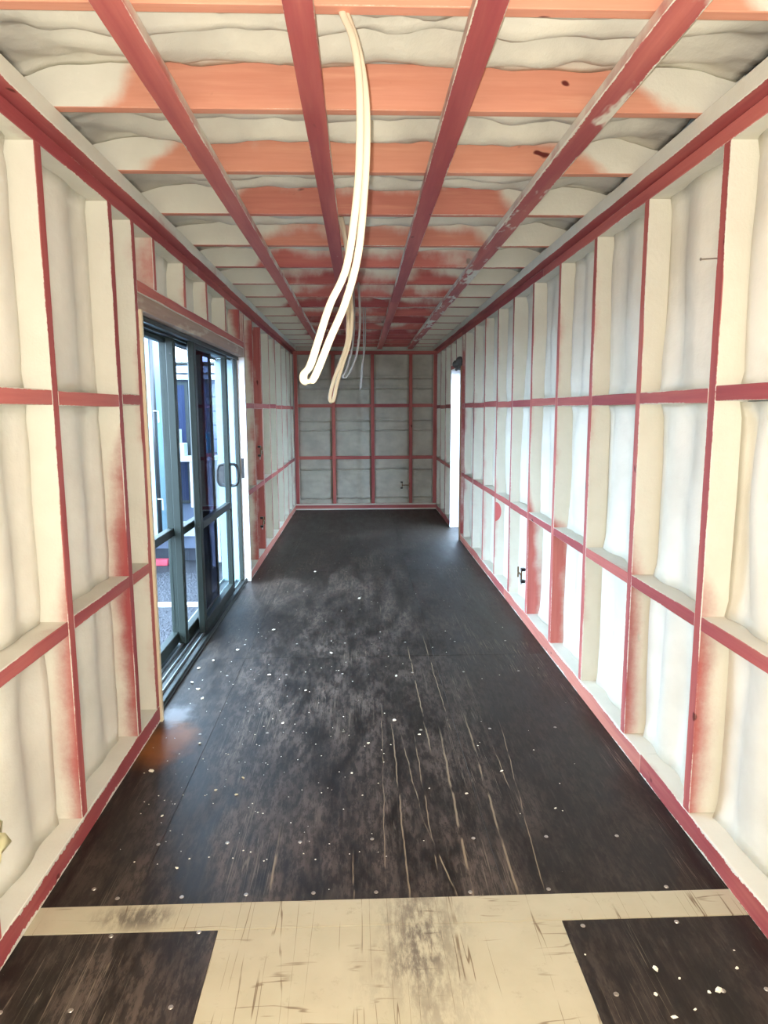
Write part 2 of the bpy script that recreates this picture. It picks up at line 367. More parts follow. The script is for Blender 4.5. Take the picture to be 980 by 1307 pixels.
sc = [(-.741, 2.335), (-.494, 2.334), (-.231, 2.328), (.03, 2.336), (.399, 2.326), (.667, 2.325), (.926, 2.319), (-.792, 2.056), (-.587, 2.055), (-.382, 2.058), (-.165, 2.057), (.038, 2.053), (.343, 2.041), (.6, 2.045), (.987, 2.041), (-.884, 2.104),
      (-.755, 1.893), (-.497, 1.899), (-.769, 1.634), (-.51, 1.634), (.66, 1.88), (.95, 1.885), (.67, 1.63), (.96, 1.63), (-.95, 1.634), (1.08, 1.63)]
for yy in (3.2, 3.95, 4.5): sc += [(x+random.uniform(-.02, .02), yy) for x in (-.78, -.45, -.1, .3, .62, .95)]
for x, y in sc:
    o = link('screw_head', scr, None, floor); o.location = (x, y, .0016); o.rotation_euler.z = random.random()*3

# ------------------------------------------------------------------ foam surfaces
def foam_grid(name, parent, org, du, dv, nrm, lu, lv, nu, nv, hfun, mat):
    """Bulging foam sheet with real thickness: org corner, unit axes du,dv, nrm towards the room."""
    org, du, dv, nrm = map(Vector, (org, du, dv, nrm)); c = org+du*lu/2+dv*lv/2; v = []; f = []
    for j in range(nv+1):
        for i in range(nu+1):
            p = org+du*(lu*i/nu)+dv*(lv*j/nv); v.append(p-c+nrm*hfun(p, lu*i/nu, lv*j/nv))
    n = len(v)
    for j in range(nv):
        for i in range(nu):
            a = j*(nu+1)+i; f.append((a, a+1, a+nu+2, a+nu+1))
    back = -.045
    cs = [org, org+du*lu, org+du*lu+dv*lv, org+dv*lv]
    for q in cs: v.append(q-c+nrm*back)
    e = [list(range(0, nu+1)), [j*(nu+1)+nu for j in range(nv+1)], [nv*(nu+1)+i for i in range(nu, -1, -1)], [j*(nu+1) for j in range(nv, -1, -1)]]
    for s in range(4): f.append(tuple([n+s]+e[s]+[n+(s+1) % 4])[::-1])
    f.append((n+3, n+2, n+1, n))
    if du.cross(dv).dot(nrm) < 0: f = [q[::-1] for q in f]
    me = from_data(name, v, f)
    for p in me.polygons: p.use_smooth = len(p.vertices) == 4 and p.index < nu*nv
    o = link(name, me, mat, parent); o.location = c; return o
def wall_h(seed):
    ph = random.random()*6; am = random.uniform(.6, 1.3); per = random.uniform(.21, .30)
    def h(p, a, b, LU=[0], LV=[0]):
        q = 0
        sn = math.sin(2*math.pi*a/per+ph+1.2*noise.noise(Vector((seed, b*1.5, 0)))); q += .017*am*(sn if sn < 0 else sn**.6)
        q += .014*noise.noise(Vector((a*6+seed*7, b*1.3, seed)))
        q += .006*noise.noise(Vector((a*14, b*5, seed+3)))
        return q
    return h
def edge_wrap(h, lu, lv, gu=.02, fz=.04):
    """groove along the stud sides, soft fillet up to the nogs"""
    ph = random.random()*20; amp = random.uniform(.3, 1.0)
    def f(p, a, b):
        q = h(p, a, b); e = min(a, lu-a); q *= min(1, .15+e/.05)*min(1, .3+b/.12)*min(1, .3+(lv-b)/.12)
        if e < gu: q -= .030*(1-e/gu)*amp
        ez = b
        if ez < fz: q += .014*(1-ez/fz)**2*(.5+noise.noise(Vector((a*5, ph, 0))))
        ez = lv-b
        if ez < fz: q += .010*(1-ez/fz)**2
        return max(-.035, min(.05, q))
    return f
def foam_bay(parent, sx, ya, yb, za, zb, mat='foam', depth=.085):
    x = (XL-depth) if sx < 0 else (XR+depth); lu, lv = yb-ya, zb-za
    if lu < .02 or lv < .03: return
    h = edge_wrap(wall_h(random.random()*50), lu, lv)
    foam_grid('foam_panel', parent, (x, ya, za), (0, 1, 0), (0, 0, 1), (-sx, 0, 0), lu, lv, max(4, min(18, int(lu/.03))), max(4, int(lv/.05)), h, mat)

# ------------------------------------------------------------------ long walls
def long_wall(name, sx, label, studs, opening, cripples, hz0, hz1, bare):
    X = XL if sx < 0 else XR; inw = (-sx, 0, 0); xo = X+sx*OUT
    mb = MB(); a, b = opening
    corr(mb, (xo, sx), Y0, a, -.1, 2.72); corr(mb, (xo, sx), b, D+.15, -.1, 2.72); corr(mb, (xo, sx), a, b, hz0, 2.72); corr(mb, (xo, sx), a, b, -.1, -.02)
    W = mb.build(name, 'steel'); tag(W, label, 'wall', kind='structure')
    zb, zt = .09, Z_TP
    for k, y in enumerate(studs): member('stud', W, (X, y, (zb+zt)/2), inw, (0, 0, 1), SW, SD, zt-zb, bare.get(k, 'stud'))
    for y in cripples: member('cripple_stud', W, (X, y, (hz1+zt)/2), inw, (0, 0, 1), SW, SD, zt-hz1, 'stud' if random.random() < .6 else 'stud_bare')
    # plates, in lengths
    cut = [Y0, 1.0, 4.6, 8.2, D]
    for i in range(4):
        y0, y1 = cut[i]+.001, cut[i+1]-.001
        member('top_plate', W, (X, (y0+y1)/2, (Z_TP+ZT)/2), inw, (0, 1, 0), ZT-Z_TP-.001, .10, y1-y0, 'plate')
    for y0, y1 in ((Y0, .9), (.9, a), (b, D)) if sx < 0 else ((Y0, 2.75), (2.75, 5.6), (5.6, a), (b, D)):
        member('bottom_plate', W, (X-sx*.0, (y0+y1)/2, .0455), inw, (0, 1, 0), .087, .115, y1-y0-.002, 'sole')
    # nogs and foam bay by bay
    ss = sorted(studs); lo = Y0
    segs = list(zip([Y0-SW/2]+ss, ss+[D+SW/2]))
    for y0, y1 in segs:
        p, q = y0+SW/2, y1-SW/2
        if q-p < .02: continue
        if p >= a-.1 and q <= b+.1 and (q-p) > .5*(b-a): continue
        for zc in (NOG_U, NOG_L):
            if q-p > .1 or True: member('nog', W, (X-sx*random.uniform(-.002, .001), (p+q)/2, zc+random.uniform(-.004, .004)), inw, (0, 1, 0), .05, .11, q-p-.001, 'nog')
        for z0, z1 in ((zb, NOG_L-.025), (NOG_L+.025, NOG_U-.025), (NOG_U+.025, zt)): foam_bay(W, sx, p, q, z0, z1)
    cs = sorted([a-SW/2-.001]+[c for c in cripples]+[b+SW/2+.001])
    for y0, y1 in zip(cs, cs[1:]): foam_bay(W, sx, y0+SW/2, y1-SW/2, hz1, zt)
    return W
studsL = [-1.07, -.7, -.08, .54, 1.155, 1.77, 2.39, 3.032, DL0-SW/2, DL1+SW/2, 6.80, 7.36, 7.98, 8.57, 9.2, 9.83, 10.36, D-.03]
wall_left = long_wall('wall_left', -1, 'left timber-framed wall with cream spray foam between pink studs', studsL, (DL0, DL1), [3.64, 4.245, 4.845, 5.485, 6.10], 2.03, 2.147, {6: 'stud_low', 7: 'stud_low_left', 9: 'stud_bare', 10: 'stud_bare', 11: 'stud_pink'})
studsR = [-1.07, -.75, -.13, .48, 1.10, 1.72, 2.334, 2.963, 3.586, 4.208, 4.84, 5.447, 6.053, 6.66, 7.281, 7.918, DR0-SW/2, DR1+SW/2, 9.72, 10.28, D-.03]
wall_right = long_wall('wall_right', 1, 'right timber-framed wall with cream spray foam between pink studs', studsR, (DR0, DR1), [8.65], 2.06, 2.11, {6: 'stud_low', 7: 'stud_low', 9: 'stud_foot', 10: 'stud_foot', 16: 'stud_bare'})
# left door trimmings
member('lintel', wall_left, (XL, (DL0+DL1)/2, 2.119), (1, 0, 0), (0, 1, 0), .056, .12, DL1-DL0, 'nog')
member('header_board', wall_left, (XL-.004, (DL0+DL1)/2, 2.053), (1, 0, 0), (0, 1, 0), .074, .09, DL1-DL0, 'grey_wood')
MB().box((XL-.10, DL0, .0), (XL+.012, DL0+.028, 2.014), .003).build('jamb_liner', 'cream_wood', wall_left)['label'] = 'pale cream jamb board'
MB().box((XL-.12, DL1-.03, .0), (XL+.006, DL1, 2.014), .003).build('jamb_liner', 'white_wood', wall_left)['label'] = 'white painted jamb board'
# right door trimmings
member('lintel', wall_right, (XR, (DR0+DR1)/2, 2.085), (-1, 0, 0), (0, 1, 0), .05, .115, DR1-DR0, 'nog')
MB().box((XR-.012, DR0, .0), (XR+.12, DR0+.03, 2.058), .003).build('jamb_liner', 'brown_wood', wall_right)['label'] = 'orange-brown jamb board'
MB().box((XR-.004, DR1-.022, .0), (XR+.12, DR1, 2.058), .003).build('jamb_liner', 'white_wood', wall_right)['label'] = 'white painted jamb board'

pt = [(0, -.0012, .085*math.sin(a)) if i in (0, 12) else (.052*math.cos(a), -.0012, .085*math.sin(a)) for i, a in enumerate([-math.pi/2+math.pi*k/12 for k in range(13)])]
pm = MB(); pm.v = pt+[(x, .0012, z) for x, y, z in pt]; pm.f = [tuple(range(13)), tuple(range(25, 12, -1))]+[(k, k+13, (k+1) % 13+13, (k+1) % 13) for k in range(13)]
bp_ = pm.build('bare_patch', 'red_patch', wall_right); bp_.location = (XR+.001, 6.053-SW/2-.0005, .66); bp_['label'] = 'half-round bare pink patch'

# ------------------------------------------------------------------ end wall
mb = MB(); corr(mb, (0, 1), XL-OUT, XR+OUT, -.1, 2.72)
mb.v = [(y, D+.10+x, z) for x, y, z in mb.v]
wall_back = mb.build('wall_back', 'steel'); tag(wall_back, 'end wall of pink timber grid over spray foam darkened for the dim end', 'wall', kind='structure')
bx = [(XL+.035), -.41, .193, .783, (XR-.025)]
bw = [.058, .05, .052, .05, .058]
for x, wd in zip(bx, bw): member('stud', wall_back, (x, D, 1.245), (0, -1, 0), (0, 0, 1), wd, .09, 2.29, 'end_wall')
member('top_plate', wall_back, ((XL+XR)/2, D, 2.418), (0, -1, 0), (1, 0, 0), .052, .09, XR-XL, 'end_wall')
member('bottom_plate', wall_back, ((XL+XR)/2, D, .0505), (0, -1, 0), (1, 0, 0), .095, .09, XR-XL, 'end_wall')
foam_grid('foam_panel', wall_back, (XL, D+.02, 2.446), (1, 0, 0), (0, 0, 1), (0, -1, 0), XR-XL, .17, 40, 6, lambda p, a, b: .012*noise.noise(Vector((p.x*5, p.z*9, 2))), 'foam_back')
rows = [.098, .82, 1.62, 2.392]
gl = [.17, .63, 1.236, 1.38, 1.876, 2.03]
for i in range(4):
    xa, xb = bx[i]+bw[i]/2, bx[i+1]-bw[i+1]/2
    for zc in (.82, 1.62): member('nog', wall_back, ((xa+xb)/2, D, zc), (0, -1, 0), (1, 0, 0), .05, .085, xb-xa-.001, 'end_wall')
    for j in range(3):
        z0 = rows[j]+(.025 if j else 0); z1 = rows[j+1]-(.025 if j < 2 else 0); sd = random.random()*40
        def h(p, a, b, sd=sd, xa=xa, xb=xb, i=i):
            q = .016*noise.noise(Vector((p.x*4, p.z*5, sd)))+.012*noise.noise(Vector((p.x*12, p.z*16, sd)))
            for zz in gl:
                dz = p.z-zz-.012*noise.noise(Vector((p.x*3, zz*9, 1))); q -= .040*math.exp(-(dz/.007)**2)-.008*math.exp(-((dz-.03)/.02)**2)
            if i == 1: q += .03*math.exp(-((p.x-.03)/.055)**4)
            e = min(a, (xb-xa)-a)
            if e < .015: q -= .012
            return max(-.042, q)
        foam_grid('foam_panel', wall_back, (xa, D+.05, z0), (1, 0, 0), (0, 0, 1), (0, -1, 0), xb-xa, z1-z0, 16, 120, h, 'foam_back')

# closed container doors behind the photographer
mb = MB(); corr(mb, (0, -1), XL-OUT, XR+OUT, -.1, 2.72); mb.v = [(y, Y0-.01+x, z) for x, y, z in mb.v]
tag(mb.build('wall_front', 'door_steel'), 'corrugated steel end doors of the container behind the viewpoint', 'wall', kind='structure')

# ------------------------------------------------------------------ ceiling
mb = MB(); mb.box((XL-OUT-.04, Y0, 2.72), (XR+OUT+.04, D+.15, 2.75)); ceiling = mb.build('ceiling', 'steel')
tag(ceiling, 'ceiling of pink joists and battens over rippled spray foam', 'ceiling', kind='structure')
jy = [-1.09, -.6, 0.0, .61, 1.22, 1.823, 2.407, 2.997, 3.614, 4.271, 4.888, 5.524, 6.134, 6.715, 7.325, 7.904, 8.52, 9.12, 9.72, 10.30, D-.03]
JZ = 2.505
for k, y in enumerate(jy):
    mat = 'joist_near' if k <= 7 else ('joist_mid' if k <= 9 else 'joist_far')
    member('joist', ceiling, ((XL+XR)/2, y+.02, JZ), (0, 0, -1), (1, 0, 0), .04, .14, XR-XL+.16, mat)
for x, m_, wd in ((-.575, 'batten', .078), (-.134, 'batten', .071), (.308, 'batten', .078), (.768, 'batten_foamy', .09)):
    for y0, y1 in ((Y0, 1.4), (1.4, 6.2), (6.2, D)):
        member('batten', ceiling, (x+random.uniform(-.004, .004), (y0+y1)/2, 2.47), (0, 0, -1), (0, 1, 0), wd, .0345, y1-y0-.002, m_)
for x in (XL+.0185, XR-.0185):
    for y0, y1 in ((Y0, 1.7), (1.7, 5.3), (5.3, D)): member('edge_batten', ceiling, (x, (y0+y1)/2, ZT+.001), (0, 0, -1), (0, 1, 0), .077, .059, y1-y0-.002, 'edge')
for k in range(len(jy)-1):
    y0, y1 = jy[k]+.04, jy[k+1]; sd = random.random()*60; ly = y1-y0
    cen = [ly*.16+random.uniform(-.02, .02), ly*.45+random.uniform(-.03, .03), ly*.78+random.uniform(-.02, .02)]
    am = [random.uniform(.6, 1.1) for _ in range(3)]
    def h(p, a, b, sd=sd, cen=cen, am=am, ly=ly):
        ends = min(1, (min(a, (XR-XL+.1)-a)-.02)/.35); ends = max(0.0, ends)
        q = 0
        for c_, m_ in zip(cen, am):
            d_ = b-c_-.03*noise.noise(Vector((a*3.5, sd, c_*9)))-.01*noise.noise(Vector((a*11, sd, c_*5)))
            s = d_/.055
            q += .058*m_*ends*math.exp(-abs(s)**3)
            q -= .035*m_*ends*math.exp(-((d_-.085)/.03)**2)
        q += .016*noise.noise(Vector((a*5, b*9, sd)))+.010*noise.noise(Vector((a*13, b*24, sd)))
        e = min(a, (XR-XL+.1)-a)
        if e < .22: q += .035*(1-e/.22)**2
        return max(-.045, q)
    foam_grid('foam_panel', ceiling, (XL-.05, y0, 2.632), (1, 0, 0), (0, 1, 0), (0, 0, -1), XR-XL+.1, ly, 72, 30, h, 'foam_ceiling')

# ------------------------------------------------------------------ left sliding door
door = empty('door_1', (-1.14, (DL0+DL1)/2, 0)); tag(door, 'green-grey aluminium glazed sliding door in the left wall', 'sliding door', kind='structure')
def dpart(mb, name, mat, parent=door, smooth=False, loc=None):
    o = mb.build(name, mat, None, smooth, loc); o.parent = parent
    pl = Vector(parent.location) if parent is door else Vector(parent.location)+door.location
    o.location = Vector(o.location)-pl; return o
FY0, FY1 = DL0+.03, DL1-.03
dpart(MB().box((-1.27, FY0, -.02), (-1.045, FY1, .012), .002), 'sill', 'alu_dark')
for x, wd, hh, mt in ((-1.052, .008, .032, 'alu'), (-1.098, .006, .03, 'alu_light'), (-1.145, .006, .028, 'alu_light'), (-1.19, .006, .028, 'alu_light'), (-1.262, .012, .035, 'alu_light')):
    dpart(MB().box((x-wd/2, FY0, .008), (x+wd/2, FY1, hh), .001), 'track', mt)
dpart(MB().box((-1.27, FY0, 2.001), (-1.06, FY1, 2.014), .002), 'head_frame', 'alu_dark')
for x in (-1.064, -1.135, -1.262): dpart(MB().box((x-.005, FY0, 1.985), (x+.005, FY1, 2.001), .001), 'head_track', 'alu_dark')
dpart(MB().box((-1.27, FY0, .0), (-1.06, FY0+.03, 2.0), .002), 'jamb_frame', 'alu')
dpart(MB().box((-1.105, FY1-.03, .0), (-1.075, FY1, 2.0), .002), 'jamb_frame', 'alu')
dpart(MB().box((-1.27, FY1-.012, .0), (-1.112, FY1, 2.0), .002), 'outer_jamb', 'blue_pale')['label'] = 'outer jamb with daylight put into its pale blue colour'  # paler than the rest of the frame: daylight painted into the jamb colour
def leaf(ya, yb, xi, xo, st=.06, mid=.775, pane='glass', mat='alu', screws=True):
    p = empty('door_leaf'); p.parent = door; p.location = Vector(((xi+xo)/2, (ya+yb)/2, 0))-door.location
    z0, z1 = .034, 2.0
    def sub(a, b, name, m_, ch=.004): return dpart(MB().box(a, b, ch), name, m_, p)
    sub((xo, ya, z0), (xi, ya+st, z1), 'stile', mat); sub((xo, yb-st, z0), (xi, yb, z1), 'stile', mat)
    sub((xo, ya+st, z0), (xi, yb-st, z0+.075), 'bottom_rail', mat); sub((xo, ya+st, z1-.03), (xi, yb-st, z1), 'top_rail', mat)
    if mid: sub((xo, ya+st, mid-.026), (xi, yb-st, mid+.026), 'mid_rail', mat)
    xm = (xi+xo)/2
    for a, b in (((z0+.075), (mid-.026)), ((mid+.026), (z1-.03))) if mid else (((z0+.075), (z1-.03)),):
        sub((xm-.003, ya+st, a), (xm+.003, yb-st, b), 'glass_pane', pane, 0)
    if screws:
        for zz in (z0+.03, z0+.045, mid or 1, 1.90): 
            dpart(MB().tube([(xi-.02, ya-.0005, zz), (xi-.02, ya-.003, zz)], .005, 8), 'screw', 'black', p)
    return p
leaf(FY0+.032, 4.52, -1.205, -1.25, .05)
leaf(4.44, 5.26, -1.152, -1.20, .06)
lc = leaf(4.66, 5.80, -1.076, -1.118, .062)
leaf(4.76, 5.42, -1.126, -1.146, .03, None, 'screen', 'alu_dark', False)
# pull handle on the leading stile: back plate + D grip on both faces
for sg, xf in ((1, -1.076), (-1, -1.118)):
    xq = xf+sg*.005
    hb = MB().box((min(xf, xq), 5.748, .925), (max(xf, xq), 5.795, 1.12), .001)
    pts = spline([(xf, 5.771, .935), (xf+sg*.04, 5.771, .94), (xf+sg*.06, 5.771, .97), (xf+sg*.064, 5.771, 1.02), (xf+sg*.06, 5.771, 1.075), (xf+sg*.04, 5.771, 1.108), (xf, 5.771, 1.112)], 5)
    hb.tube(pts, .012, 8)
    if sg < 0: hb.box((xf-.055, 5.766, .95), (xf, 5.776, 1.10))
    dpart(hb, 'handle', 'black', lc)
kp = MB().box((-1.066, DL1-.036, .95), (-1.043, DL1-.030, 1.128), .001)
for zz in (.975, 1.01, 1.045, 1.08, 1.105): kp.box((-1.062, DL1-.041, zz-.006), (-1.047, DL1-.036, zz+.006))
dpart(kp, 'strike_plate', 'black')

# ------------------------------------------------------------------ right doorway
d2 = empty('door_2', (XR+.14, (DR0+DR1)/2, 0)); tag(d2, 'narrow bright glazed doorway near the end of the right wall', 'doorway', kind='structure')
def d2p(mb, name, mat):
    o = mb.build(name, mat); o.parent = d2; o.location = -d2.location; return o
xa, xb = XR+.122, XR+.165
d2p(MB().box((xa, DR0, -.02), (xb, DR1, .03), .002), 'sill', 'alu'); d2p(MB().box((xa, DR0, 2.02), (xb, DR1, 2.058), .002), 'head_frame', 'alu')
d2p(MB().box((xa, DR0, .03), (xb, DR0+.045, 2.02), .002), 'jamb_frame', 'alu'); d2p(MB().box((xa, DR1-.045, .03), (xb, DR1, 2.02), .002), 'jamb_frame', 'alu')
d2p(MB().box((xa, DR0+.045, .87), (xb, DR1-.045, .915), .002), 'mid_rail', 'alu')
d2p(MB().box((xa+.018, DR0+.045, .03), (xa+.024, DR1-.045, .87)), 'glass_pane', 'glass'); d2p(MB().box((xa+.018, DR0+.045, .915), (xa+.024, DR1-.045, 2.02)), 'glass_pane', 'glass')

# ------------------------------------------------------------------ hanging cables
def back_ray(u, v, y):
    d = fw+rt*((u-490)/F_PX)-up*((v-653.5)/F_PX); return Vector((0, 0, CAM_H))+d*(y/d.y)
def cable(name, label, pts, r, mat, flat=.5):
    mb = MB().tube(spline(pts, 7), r, 10, flat, axis=(1, -.15, .1)); o = mb.build(name, mat, None, True)
    return tag(o, label, 'cable', 'electrical cables hanging from the ceiling')
P = [(433, 6, 1.86), (440, 24, 1.84), (449, 45, 1.81), (456, 80, 1.77), (459, 122, 1.73), (459, 180, 1.69), (456, 243, 1.65), (443, 337, 1.59), (421, 389, 1.56), (407, 432, 1.53), (396, 466, 1.51), (388, 477, 1.50),
     (388, 485, 1.495), (394, 487, 1.495), (402, 480, 1.50), (421, 433, 1.53), (441, 385, 1.56), (457, 324, 1.60), (465, 243, 1.66), (468, 180, 1.70), (467, 130, 1.74), (462, 88, 1.78), (454, 52, 1.82), (444, 24, 1.85), (436, 4, 1.875)]
cable('electrical_cable', 'thick cream cable loop hanging nearest the camera, longest of the cables', [back_ray(*p) for p in P], .0088, 'cable', .55)
P = [(433, 277, 3.62), (438, 295, 3.55), (443, 325, 3.45), (446, 357, 3.4), (444, 385, 3.36), (444, 415, 3.33), (443, 435, 3.31), (437, 456, 3.29), (427, 482, 3.27), (422, 500, 3.26), (421, 509, 3.255), (423, 513, 3.255), (426, 509, 3.26), (430, 490, 3.27), (437, 466, 3.29), (446, 437, 3.31), (449, 405, 3.34), (447, 372, 3.38), (446, 345, 3.42), (441, 305, 3.5), (436, 277, 3.6)]
cable('electrical_cable', 'second cream cable loop, its narrow end hanging lowest in front of the end wall', [back_ray(*p) for p in P], .0085, 'cable', .6)
P = [(450, 357, 5.55), (452, 400, 5.4), (451, 430, 5.35), (448, 452, 5.3), (442, 472, 5.28), (438, 480, 5.27), (441, 482, 5.27), (449, 470, 5.28), (456, 448, 5.3), (459, 420, 5.33), (459, 390, 5.4), (457, 356, 5.55)]
cable('electrical_cable', 'short grey cable loop hanging behind the cream loops', [back_ray(*p) for p in P], .0085, 'cable_grey', .6)
P = [(463, 378, 6.95), (464, 430, 6.75), (463, 470, 6.7), (461, 492, 6.68), (459, 497, 6.68), (460, 492, 6.69), (462, 465, 6.71), (466, 440, 6.75), (466, 378, 6.95)]
cable('electrical_cable', 'thin faint grey cable strand, farthest of the hanging cables', [back_ray(*p) for p in P], .0055, 'cable_grey', .6)

# ------------------------------------------------------------------ small things on the walls
nl = MB().tube([(XR+.02, 2.352, 2.04), (XR-.055, 2.352, 2.036)], .0022, 8).tube([(XR-.055, 2.352, 2.036), (XR-.058, 2.352, 2.036)], .005, 8)
tag(nl.build('nail', 'chrome'), 'long steel nail sticking out of a pink stud on the right wall', 'nail')
def lump(name, loc, r, mat, sc=(1, 1, 1), seed=0, sub=2, amp=.5):
    bm = bmesh.new(); bmesh.ops.create_icosphere(bm, subdivisions=sub, radius=1)
    for q in bm.verts:
        n = 1+amp*noise.noise(q.co*1.7+Vector((seed, seed*2, 0)))+amp*.5*noise.noise(q.co*4+Vector((seed, 0, 9)))
        q.co = Vector((q.co.x*sc[0], q.co.y*sc[1], q.co.z*sc[2]))*r*n
    me = bpy.data.meshes.new(name); bm.to_mesh(me); bm.free()
    for p in me.polygons: p.use_smooth = sub > 1
    o = link(name, me, mat); o.location = loc; return o
tag(lump('foam_scrap', (XL-.035, 1.80, .335), .065, 'scrap', (.55, 1.0, 1.1), 4, 3, .9), 'ragged yellowish lump of torn foam stuck low on the left wall', 'foam scrap')
def bracket(label, loc, sx, mat='rust_metal', axis='y'):
    """flush-box bracket: U-shaped yoke with two lugs and a cable tail"""
    b = empty('socket_bracket', loc); tag(b, label, 'bracket', 'brackets for sockets left in the walls')
    def T(x, y, z): return (x*sx, y, z) if axis == 'y' else (y, x*sx, z)
    y_ = MB().tube([T(0, -.05, .045), T(-.03, -.05, .045), T(-.03, -.05, -.045), T(0, -.05, -.045)], .006, 6).tube([T(-.03, -.05, 0), T(-.03, .06, 0)], .007, 6).tube([T(-.03, .06, .04), T(-.03, .06, -.04)], .006, 6)
    y_.build('yoke', mat, b)
    for s in (-1, 1): MB().box(*sorted_box(T(-.036, -.075, s*.045-.011), T(-.006, -.04, s*.045+.011)), .002).build('lug', 'black', b)
    MB().tube(spline([T(-.03, .0, -.005), T(-.02, .02, -.05), T(-.01, .045, -.075), T(-.012, .03, -.09)], 4), .006, 6).build('cable_tail', 'cable_grey', b, True)
    return b
def sorted_box(a, b): return tuple(min(p, q) for p, q in zip(a, b)), tuple(max(p, q) for p, q in zip(a, b))
bracket('black-lugged socket bracket set low in the right wall foam opposite the sliding door', (XR+.035, 5.06, .33), 1)
bracket('brown socket bracket at mid height on the left wall beyond the sliding door', (XL-.035, 7.22, 1.14), -1)
bracket('brown socket bracket low on the left wall beyond the sliding door', (XL-.035, 7.25, .40), -1)
b = bracket('small dark socket bracket low on the end wall beside a pink stud', (.70, D+.03, .385), 1, 'rust_metal', 'x')
# rolled wrap over the right doorway
bm = MB(); pts = [(XR-.02, 8.14+.05*i, 2.10+.012*math.sin(i*1.7)) for i in range(9)]
bm.tube(pts, [.03+.012*math.sin(i*2.1)+.01*(i % 2) for i in range(9)], 10)
bm.tube([(XR-.015, 8.16, 2.08), (XR-.02, 8.25, 2.035), (XR-.015, 8.36, 2.05), (XR-.02, 8.5, 2.03)], [.02, .028, .022, .018], 8)
tag(bm.build('rolled_wrap', 'wrap', None, True), 'crumpled dark grey roll of wrap tucked above the right doorway', 'wrap roll')

# ------------------------------------------------------------------ crumbs on the floor
def crumb_mesh(i):
    bm = bmesh.new(); bmesh.ops.create_icosphere(bm, subdivisions=1, radius=1)
    for q in bm.verts: q.co = Vector((q.co.x*1.3, q.co.y*.9, q.co.z*.6))*(1+.8*noise.noise(q.co*1.5+Vector((i*3, 1, i))))
    zmin = min(q.co.z for q in bm.verts)
    for q in bm.verts: q.co.z -= zmin
    me = bpy.data.meshes.new('foam_crumb'); bm.to_mesh(me); bm.free(); me.materials.append(M['foam_bit']); return me
cms = [crumb_mesh(i) for i in range(5)]
big = [(-.919, 2.854, .013), (-.516, 2.651, .007), (-.511, 2.779, .008), (-.765, 3.098, .009), (-.609, 2.69, .007), (-.777, 2.513, .006), (.808, 1.707, .011), (.947, 1.628, .010), (.774, 1.622, .007), (.92, 1.626, .006), (1.037, 1.703, .006),
       (.791, 1.551, .008), (.856, 1.572, .005), (.861, 1.672, .005), (.158, 3.308, .012), (.271, 3.15, .007), (.597, 2.791, .007), (-.317, 3.705, .008), (.025, 3.065, .009), (-.814, 4.393, .012), (-.922, 3.753, .012), (-.979, 3.847, .012), (-.99, 4.07, .011), (-.93, 4.2, .010), (-.87, 3.62, .010), (-.55, 3.95, .010), (-.63, 4.8, .012), (-.2, 4.3, .011), (-.02, 5.6, .014), (-.45, 6.6, .014), (.2, 3.9, .010), (.42, 2.62, .007), (.75, 2.5, .006), (-.05, 2.8, .007), (-.4, 3.3, .008), (-.64, 2.2, .006)]
lab = {0: 'large white foam crumb on the dark floor just in front of the rust stain', 6: 'largest white foam crumb on the dark panel at lower right', 14: 'bright white foam chip on the dark floor near its middle'}
for i, (x, y, s) in enumerate(big):
    o = link('foam_crumb', cms[i % 5]); o.location = (x, y, .0005); s *= .78; o.scale = (s, s, s); o.rotation_euler.z = random.random()*6
    d_lab = ('small white foam crumb on the dark floor beside the sliding door sill' if x < -.5 and y > 3.4 else
             'small white foam crumb on the dark corner panel beside the cream panel' if y < 1.9 else
             'small white foam crumb on the dark floor left of the long scratches' if x < .05 else 'small white foam crumb among the long scratches in the dark floor')
    tag(o, lab.get(i, d_lab), 'foam crumb', 'foam crumbs scattered on the floor')
mb = MB()
for i in range(260):
    if i < 150:
        x = random.gauss(-.45, .33); y = 2.2+abs(random.gauss(0, 1.3))
    else:
        x = random.uniform(-.95, 1.1); y = random.uniform(1.5, 8)
    if not -.98 < x < 1.14 or y > 9 or (y < 2.03 and -.46 < x < .62): continue
    s = random.uniform(.0012, .0032); k = len(mb.v); a = random.random()*6
    for q in range(4): mb.v.append((x+s*(1+random.random()*.8)*math.cos(a+q*1.57), y+s*(1+random.random()*.8)*math.sin(a+q*1.57), .0004))
    mb.v.append((x, y, .0004+s*.9))
    mb.f += [(k, k+1, k+4), (k+1, k+2, k+4), (k+2, k+3, k+4), (k+3, k, k+4), (k+3, k+2, k+1, k)]
tag(mb.build('foam_dust', 'foam_bit'), 'fine white foam flecks scattered over the dark plywood floor', 'foam dust', kind='stuff')

# ------------------------------------------------------------------ outside
GZ = -.25
gr = MB().box((-30, -12, GZ-.1), (30, 40, GZ)).build('ground', 'gravel'); tag(gr, 'grey gravel yard seen through the glazed sliding door', 'ground', kind='structure')
st = MB()
for i in range(2600):
    y = random.choice((random.uniform(3.6, 6.27), random.uniform(6.41, 7.7))); x = -1.32-random.random()*(.2+.17*(y-3.0)); s = random.uniform(.008, .02); k = len(st.v)
    for q in range(5): st.v.append((x+s*math.cos(q*1.257+i)*random.uniform(.8, 1.2), y+s*math.sin(q*1.257+i), GZ))
    st.v.append((x+random.uniform(-.3, .3)*s, y+random.uniform(-.3, .3)*s, GZ+s*random.uniform(.5, 1)))
    st.f += [(k+q, k+(q+1) % 5, k+5) for q in range(5)]
tag(st.build('gravel_stones', 'stone'), 'loose grey gravel stones outside the sliding door', 'gravel', kind='stuff')
tag(MB().box((-4.5, 6.30, GZ), (-1.25, 6.38, GZ+.03), .006).build('edging_kerb', 'concrete'), 'thin white kerb crossing the gravel outside the door', 'kerb')
